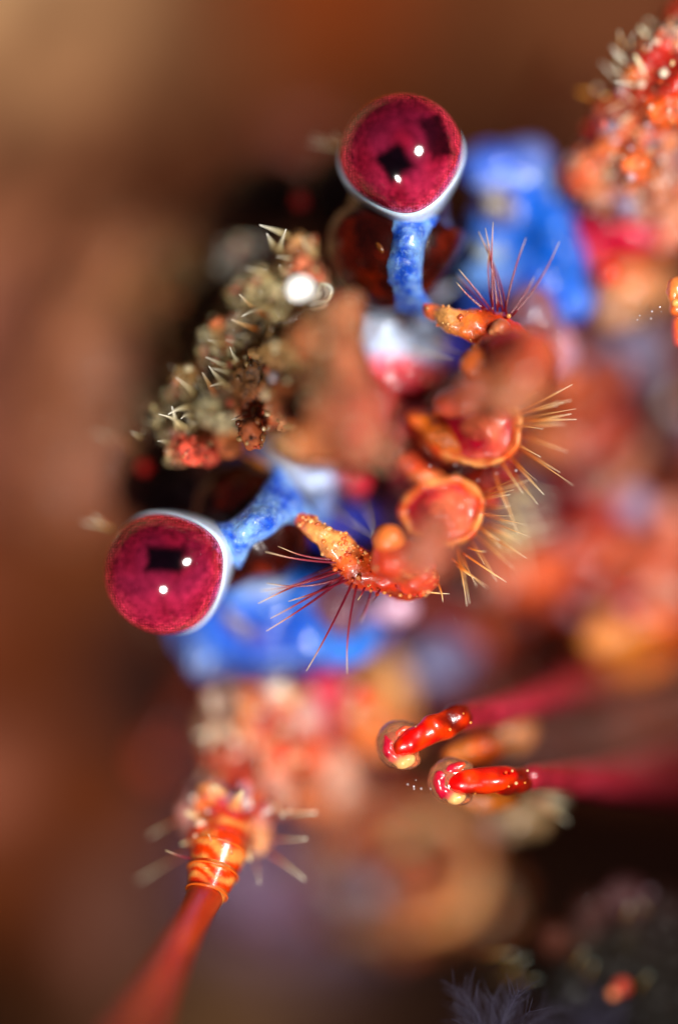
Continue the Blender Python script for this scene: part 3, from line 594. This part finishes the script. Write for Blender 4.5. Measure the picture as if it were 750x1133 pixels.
for k in range(22):
    spine(225 + 70 * random.random(), 770 + 110 * random.random(), -1.25, random.uniform(200, 340), random.uniform(8, 20), random.uniform(5, 9), random.choice([(220,190,170),(210,160,150),(200,110,90)]), (240,225,200), ll)
spine(258,893,-.5,255,18,8,(226,160,110),(250,190,160),ll)
for a in [(236,882,-.5,110,12,3),(222,905,-.5,160,18,4),(246,878,-.5,140,14,5),(262,886,-.4,60,12,6),(270,940,-.5,300,14,5),(212,930,-.5,200,12,3)]:
    spine(*a, (226,150,90), (250,235,190), ll)
# whip: collar segments striped orange and cream, then the smooth flagellum
def whip():
    pts = [(250,915,-.55),(243,940,-.35),(236,965,-.2),(228,990,-.05),(206,1030,.7),(180,1080,1.7),(150,1140,3.0),(120,1200,4.4)]
    def P(i, j, r, n, nm, cf, flare=None):
        v, f, t = tube([W(*p) for p in pts[i:j]], [x * .01 for x in r], n=n, seg=36)
        return mk(nm, v, f, M['wet'], ll, cf(v, t))
    def stripes(v, t):
        rad = nzv(v, 2.2, 2); u = t * 1.5 + rad * 1.1 + .35 * nzv(v, 6, 8); s = np.clip(.5 + .9 * np.sin(u * 6.283) + nzv(v, 9, 5) * .6, 0, 1)[:, None]
        c = lin((216, 66, 10)) * (1 - s) + lin((238, 158, 92)) * s
        r2 = np.clip(nzv(v, 4.5, 9) * 2 - .3, 0, 1)[:, None]; return c * (1 - r2) + lin((180, 26, 14)) * r2
    P(0, 2, [27, 31], 12, 'collar', stripes); P(1, 3, [32, 26.5], 14, 'collar', stripes); P(2, 4, [28, 21.5], 14, 'collar', stripes)
    def red(v, t):
        s = np.clip(.4 + nzv(v, 2.5, 4) * 1.2 + .5 * np.sin(t * 420 + v[:, 0] * 9), 0, 1)[:, None]
        return lin((150, 30, 12)) * (1 - s) + lin((205, 84, 44)) * s
    P(3, 8, [20.5, 18, 15.5, 12.5, 10], 320, 'flagellum', red)
    # raised rims between collars
    for (x, y, z, r, dx, dy) in [(243,940,-.33,31.5,7,-25),(236,965,-.18,28.5,7,-25),(229,988,-.04,23.5,9,-23)]:
        c = np.array(W(x, y, z)); ax = np.array([-7, -25, 14.]); ax /= np.linalg.norm(ax); u = np.cross(ax, [0, 0, 1]); u /= np.linalg.norm(u); q = np.cross(ax, u)
        pts_ = [c + r * .01 * (math.cos(a) * u + math.sin(a) * q) for a in np.linspace(0, 2 * math.pi, 25)]
        v, f, t = tube(pts_, [.012] * 25, n=60, seg=8, cap=False)
        mk('collar_rim', v, f, M['wet'], ll, np.tile(lin((226, 110, 44)), (len(v), 1)))
whip()
for p0, p1, th in [((296,928),(342,932),1.0),((295,942),(336,968),1.1),((300,900),(345,902),1.2),((282,950),(290,980),.8),((296,880),(318,900),.9),((214,940),(150,972),1.1),((200,905),(168,925),.8),((226,978),(206,1000),.6),((300,905),(316,896),.9)]:
    bristle((*p0, -.7), (*p1, -.35 - .5 * (p1[0] < 200)), 'thick', th, parent=ll)
for p0, p1 in [((215,950),(203,956)),((214,954),(206,962)),((246,944),(252,936)),((238,946),(243,938)),((256,950),(262,944)),((222,980),(214,990))]:
    bristle((*p0, -.2), (*p1, .0), 'red', 1.0, parent=ll)

# ---------------------------------------------------------------- walking legs and mouthpart rods on the right
def limb(name, pts, rads, ca, cb, fr=2.2, amp=.04, n=40, seg=24, mat='shell', parent=root, band=None):
    v, f, t = tube([W(*p) for p in pts], [S(r, p[2]) for r, p in zip(rads, pts)], n=n, seg=seg)
    v = v + np.c_[nzv(v, 3, 1), nzv(v, 3, 2), nzv(v, 3, 3)] * amp * 2
    k = np.clip(.5 + nzv(v, fr, 6) * 2.0, 0, 1)[:, None]; c = lin(ca) * (1 - k) + lin(cb) * k
    if band is not None:
        kb = np.clip((t - band[0]) / (band[1] - band[0]), 0, 1)[:, None]; c = c * (1 - kb) + lin(band[2]) * kb
    return mk(name, v, f, M[mat], parent, c)
leg = limb('leg', [(600,440,-3.06),(655,500,-2.80),(700,560,-2.55),(735,620,-2.46),(800,690,-2.38)], [30,30,28,32,34], (130,36,16), (176,84,56))
for a in [(640,480,-2.55,20,(226,150,90)),(600,500,-2.55,14,(226,110,60)),(700,560,-2.29,22,(170,150,180)),(742,600,-2.12,24,(214,120,96)),(690,520,-2.38,18,(220,130,90))]: bead(*a, mat='shell', parent=leg)
leg = limb('leg', [(540,640,-3.23),(590,650,-2.80),(650,655,-2.72),(715,660,-2.38),(800,650,-2.21)], [26,34,30,34,36], (160,44,14), (180,76,44))
for a in [(592,640,-2.46,26,(232,110,50)),(640,668,-2.46,16,(190,160,180)),(722,640,-2.04,26,(214,110,84)),(735,690,-2.12,18,(232,96,20))]: bead(*a, mat='shell', parent=leg)
leg = limb('leg', [(620,560,-3.06),(660,600,-2.89),(710,640,-3.06),(780,700,-3.06)], [20,22,24,28], (170,22,30), (120,40,44))
leg = limb('leg', [(470,800,-5.2),(560,770,-5.0),(650,780,-4.17),(780,745,-4.08)], [26,30,34,40], (100,52,30), (140,76,56))
leg = limb('leg', [(540,820,-3.91),(640,830,-3.91),(780,800,-3.91)], [24,28,34], (84,40,24), (120,62,50))
RST = ((140,36,14), (88,19,8), (181,70,22), (195,114,73), (35,7,4), (154,35,29), (132,105,132), (52,15,8), (123,12,24), (188,91,66), (29,8,7), (105,31,12))  # darkest tones paint in shaded gaps between the limbs
for (x, y, sx, sy, n, z, sd, ro) in [(660,500,44,90,34,-2.6,51,-25), (600,610,90,40,34,-2.5,52,-10), (700,650,60,50,28,-2.3,53,-30), (640,400,40,50,22,-2.4,54,0), (730,440,30,70,20,-3.4,55,0), (520,690,60,24,22,-3.0,56,0)]:
    acc = {51: [(690,520,z+.2,20,44,24,(168,111,94),-30), (655,470,z+.2,18,20,20,(194,94,34)), (640,560,z+.1,30,16,20,(146,17,34),-30), (670,560,z+.2,26,12,18,(163,25,39),-35)],
           52: [(596,634,z+.3,34,26,26,(199,89,43)), (560,650,z+.1,30,20,22,(180,68,25),10), (640,600,z+.3,18,16,18,(146,120,137)), (650,650,z+.2,22,26,20,(172,129,120))],
           53: [(676,706,z+.3,34,26,26,(209,137,73)), (716,690,z+.2,40,18,24,(202,94,20),-10), (728,650,z+.3,38,22,24,(202,129,111),-15), (742,580,z+.1,18,34,20,(199,137,129),10)],
           55: [(735,455,z+.5,30,50,24,(60,13,6))], 56: [(480,735,z+.1,40,26,22,(103,103,146))], 54: [(640,430,z+.3,16,24,18,(192,86,30))]}[sd]
    seg_blobs('leg_segment', acc + lumps(x, y, sx, sy, n, z, sd, ro, qs=2.0, pal=RST) + [(x, y, z - .3, sx * .8, sy * .8, 24, (84,24,12), ro)], voxel=.07, amp=.08, freq=2.2, soft=9)
limb('leg', [(548,215,-4.8),(575,170,-4.9),(600,132,-4.7),(612,100,-4.4),(624,74,-4.1)], [14,12,10,9,8], (70,30,20), (120,50,34))
limb('leg', [(262,735,-4.0),(225,765,-4.2),(205,788,-4.1),(190,815,-4.2),(174,840,-4.3)], [16,14,12,11,10], (110,44,24), (170,74,50))
joint = seg_blobs('rod_joint', [(690,712,-3.0,52,40,40,(238,136,56)), (720,700,-3.1,40,34,36,(226,84,24)), (665,730,-3.0,34,24,30,(226,110,50)), (680,690,-2.8,22,24,22,(244,180,110))], voxel=.09, amp=.08, freq=2)

def clubbed(cx, cy, ang, rod, tipside):
    """jointed rod ending in a wet red finger and a clear rounded nail"""
    r = limb('palp_rod', rod, [15, 17, 19, 20], (150, 40, 58), (166, 52, 74), amp=.01, mat='wet', band=None)
    a = math.radians(ang); ux, uy = math.cos(a), -math.sin(a)
    P = [(cx - 4 * ux, cy - 4 * uy, .02), (cx + 18 * ux, cy + 18 * uy, .05), (cx + 42 * ux, cy + 42 * uy, -.02), (cx + 70 * ux, cy + 70 * uy, -.2)]
    v, f, t = tube([W(*p) for p in P], [.105, .14, .16, .15], n=30, seg=28)
    v = v + np.c_[nzv(v, 5, 1), nzv(v, 5, 2), nzv(v, 5, 3)] * .05
    k = np.clip(.45 + nzv(v, 5, cx * .1) * 2.4, 0, 1)[:, None]; c = lin((200, 12, 4)) * (1 - k) + lin((232, 66, 14)) * k
    kk = np.clip(np.clip((t - .6) * 2.5, 0, 1) + nzv(v, 6, 3) * 1.6 - .1, 0, 1)[:, None]; c = c * (1 - kk) + lin((110, 22, 8)) * kk
    mk('palp_finger', v, f, M['wet'], r, c)
    # clear nail with a pink core and cream curl
    gx, gy = cx - 4 * ux, cy - 4 * uy
    nail = seg_blobs('nail', [(gx - 2, gy - 3, -.1, 25, 27, 20, (250, 190, 160)), (gx + 8, gy - 16, -.1, 16, 11, 15, (250, 205, 170)), (gx + 6, gy + 15, -.08, 17, 11, 15, (245, 190, 150))], mat='glass', voxel=.03, amp=.015, freq=4, boost=False, parent=r)
    seg_blobs('nail_core', [(gx - 12, gy + 2, .0, 8, 17, 11, (190, 24, 64), 8), (gx + 6, gy + 16, .04, 13, 8, 9, (244, 196, 140), 20), (gx - 3, gy + 10, .04, 7, 7, 8, (230, 110, 110)), (gx + 4, gy - 17, .02, 13, 6, 8, (236, 150, 100), 20), (gx - 2, gy - 5, -.04, 11, 12, 12, (214, 60, 50))], mat='wet', voxel=.03, amp=.03, freq=6, parent=r)
    for i in range(9):
        s = random.uniform(20, 80); e = random.uniform(-13, 13)
        bead(cx + s * ux + e * uy, cy + s * uy - e * ux + 2, .1, random.uniform(1.0, 2.0), random.choice([(235,150,80),(240,200,160),(230,90,30)]), name='granule', parent=r)
    return r
r1 = clubbed(446, 824, 27, [(508,794,-.25),(560,784,-.9),(620,765,-1.9),(690,735,-4.2)], 1)
r2 = clubbed(504, 866, 2, [(588,860,-.3),(640,862,-1.1),(700,860,-2.2),(790,850,-5.0)], 1)
seg_blobs('palp_base', [(530,830,-.8,26,14,20,(222,96,24)), (506,836,-.7,18,12,16,(232,140,60)), (560,812,-1.3,34,20,30,(214,150,110))], voxel=.05, amp=.06, freq=4)
seg_blobs('palp_base', [(545,884,-.7,34,16,20,(190,110,40)), (575,900,-1.7,34,28,28,(150,126,96)), (560,912,-1.8,24,18,20,(140,126,140)), (610,885,-1.4,18,8,12,(214,200,160))], voxel=.05, amp=.06, freq=4)
for p0, p1 in [((585,880),(620,884)),((590,888),(625,890)),((600,892),(630,905)),((500,795),(512,800)),((540,862),(552,858))]: bristle((*p0, -.9), (*p1, -.8), 'thick', .8)
# round end of a folded claw, blurred below the palps
claw = seg_blobs('claw', [(430,955,-4.2,100,92,70,(117,72,36)), (400,900,-3.7,60,24,30,(137,44,23)), (500,955,-3.9,44,66,40,(140,98,56)), (440,1015,-4.0,66,34,40,(123,78,41)), (385,985,-3.5,30,34,20,(105,88,98)), (450,930,-3.45,34,24,18,(119,105,76)), (440,975,-3.45,26,40,22,(133,67,23)), (370,930,-3.8,30,50,34,(144,91,58)), (470,890,-3.7,50,26,34,(150,105,67)), (540,1000,-4.4,30,40,34,(76,41,17))], voxel=.09, amp=.08, freq=2)

for pts, th, c1, c2 in [([(372,930,-3.4),(405,900,-3.3),(460,888,-3.3),(510,912,-3.3),(530,960,-3.3),(505,1010,-3.4),(450,1030,-3.5)], 12, (236,180,124), (214,120,64)), ([(372,902,-3.2),(400,884,-3.1),(440,880,-3.1),(478,892,-3.2)], 10, (190,44,20), (140,30,16)), ([(400,960,-3.2),(430,935,-3.15),(470,945,-3.15),(478,985,-3.2),(440,1000,-3.25)], 9, (200,90,30), (120,44,16))]:
    arc('claw_ridge', pts, [th * .5] + [th] * (len(pts) - 2) + [th * .5], c1, col2=c2, parent=claw, fr=2, mat='shell')
bead(408, 985, -3.1, 18, (150,140,160), name='knob', mat='shell', parent=claw); bead(450, 925, -3.1, 14, (180,168,120), name='knob', mat='shell', parent=claw)
# tip of the folded palp that enters at the right edge
e = seg_blobs('antennule_tip', [(748,322,-.05,11,17,12,(244,150,90)), (752,340,-.1,12,10,12,(240,120,60)), (752,362,-.3,10,22,10,(216,80,60)), (770,345,-.3,20,40,16,(226,110,70))], mat='wet', voxel=.03, amp=.02, freq=5)
bead(747, 335, .12, 4.5, (248,190,120), parent=e)

# bristles of the mauve patches and specks of sand
sp = []
for k in range(70):
    px, py, z, s = random.choice([(718,350,0,22),(460,868,0,10),(400,335,-.6,40),(300,520,-.7,30),(600,390,-.9,34),(430,675,-.9,34),(520,520,-.2,40),(290,410,-.2,80)])
    v, f = ico(1); q = np.array(W(px + random.gauss(0, s * .5), py + random.gauss(0, s * .4), z + random.uniform(-.1, .15))); sp.append((v * random.uniform(.005, .014) + q, f))
v, f = join(sp)
o = mk('sand_specks', v, f, M['hair'], root, np.tile(lin((220, 210, 215)), (len(v), 1))); o['kind'] = 'stuff'

PAL = [(240,220,190), (225,110,60), (190,30,40), (90,50,30), (170,150,110), (240,160,110), (150,90,110)]
granules(rost, 1500, 1.2, 5.5, [(235,220,180), (200,180,130), (60,40,22), (110,80,50), (205,90,70), (30,20,12), (150,130,90)], mix=.75, seed=3)
granules(carap, 1500, 2, 9, PAL, mix=.35, seed=4)
granules(ur, 420, 1.2, 5.5, [(240,225,200), (225,150,100), (60,24,16), (110,60,40), (214,90,40), (200,180,190)], mix=.8, seed=5)
granules(ll, 500, 1.5, 6, PAL + [(245,240,230)], mix=.6, seed=6)  # near-white grains painted as wet glints
granules(up, 260, 1.0, 3.4, [(240,150,80), (200,50,30), (245,200,150)], mix=.6, seed=7)
granules(lo, 260, 1.0, 3.4, [(240,150,80), (200,50,30), (245,200,150)], mix=.6, seed=8)
granules(claw, 200, 3, 10, PAL, mix=.5, seed=9)
# ---------------------------------------------------------------- crusted stone, lower right, its shade painted as darkened colour
st = seg_blobs('crusted_stone', [(800,1200,-6.0,190,150,420,(12,8,6)), (700,1060,-2.2,90,70,90,(18,13,7)), (690,990,-1.5,26,22,24,(71,42,47)), (655,1010,-1.6,26,20,24,(56,30,28)), (612,1042,-1.5,20,18,20,(79,39,26)), (640,1045,-1.6,22,18,20,(43,36,24)), (740,1010,-1.8,30,28,28,(33,15,15)), (720,1045,-1.3,12,10,10,(52,42,42)), (700,1025,-1.4,12,10,12,(47,37,33)), (690,1050,-1.3,12,10,12,(45,40,33)), (745,1060,-1.6,24,24,24,(26,18,15)), (650,1090,-2,60,40,50,(15,11,7)), (585,1075,-2.4,50,16,34,(28,24,11)), (730,1120,-1.8,60,50,50,(13,9,6))], parent=None, mat='crust', voxel=.05, amp=.12, freq=3.4, edge=.2)
tag(st, 'purple and brown crusted stone below the palps, shade painted into its colour, with an orange knob', 'stone')
for a in [(688,1092,-.9,10,(170,56,24)), (678,1100,-.9,6,(240,150,110)), (718,988,-1.3,4,(130,110,120))]: bead(*a, name='knob', parent=st)
BM['glint'] = [bristle_mesh('bristle', [(50,40,14),(120,84,24),(200,170,90),(200,225,215)], bend=.1, r0=.018, r1=.007)]
for p0, p1 in [((645,1086),(664,1072)),((632,1072),(650,1060)),((704,1098),(709,1078)),((545,1086),(585,1068)),((560,1092),(590,1074)),((530,1058),(565,1052)),((690,1020),(695,1010)),((716,1012),(718,1000))]:
    bristle((*p0, -1.1), (*p1, -.9), 'glint', .8, parent=st)
# ---------------------------------------------------------------- feathery hydroids
def hydroid(bx, by, n, H, z, lab, spread=60):
    r = empty('hydroid', W(bx, by, z)); WC[r.name] = W(bx, by, z)
    tag(r, lab, 'hydroid', 'feathery hydroids growing at the foot of the stone')
    for i in range(n):
        a = math.radians(90 + random.uniform(-spread, spread)); L = H * random.uniform(.6, 1.05)
        tips = [(bx + random.uniform(-8, 8), by, z), (bx + .5 * L * math.cos(a), by - .55 * L * math.sin(a), z + random.uniform(-.1, .2)), (bx + L * math.cos(a) * 1.1, by - L * math.sin(a), z + random.uniform(-.3, .4))]
        parts = [tube([W(*p) for p in tips], [.008, .006, .003], n=12, seg=5)[:2]]
        cp = catmull([np.array(p) for p in tips], 24)
        for k in range(3, 25, 2):
            for s in (-1, 1):
                b = a + s * random.uniform(.35, .8); l = random.uniform(8, 34)
                q = cp[k]; e_ = (q[0] + l * math.cos(b), q[1] - l * math.sin(b), q[2] + random.uniform(-.1, .1))
                parts.append(tube([W(*q), W(*e_)], [.0038, .0014], n=2, seg=4, cap=False)[:2])
        v, f = join(parts); k = nzv(v, 1.5, 3)[:, None] * .5 + .5
        mk('frond', v, f, M['hydroid'], r, lin((40, 36, 60)) * (1 - k) + lin((66, 60, 76)) * k)
M['hydroid'] = material('hydroid_tissue', rough=.6, coat=.1, mottle=.3, bump=0, sss=0)
hydroid(545, 1165, 15, 84, -.3, 'larger tuft of feathery grey-violet hydroid at the bottom edge')
hydroid(650, 1165, 9, 74, -.8, 'fainter tuft of feathery hydroid below the orange knob of the stone')
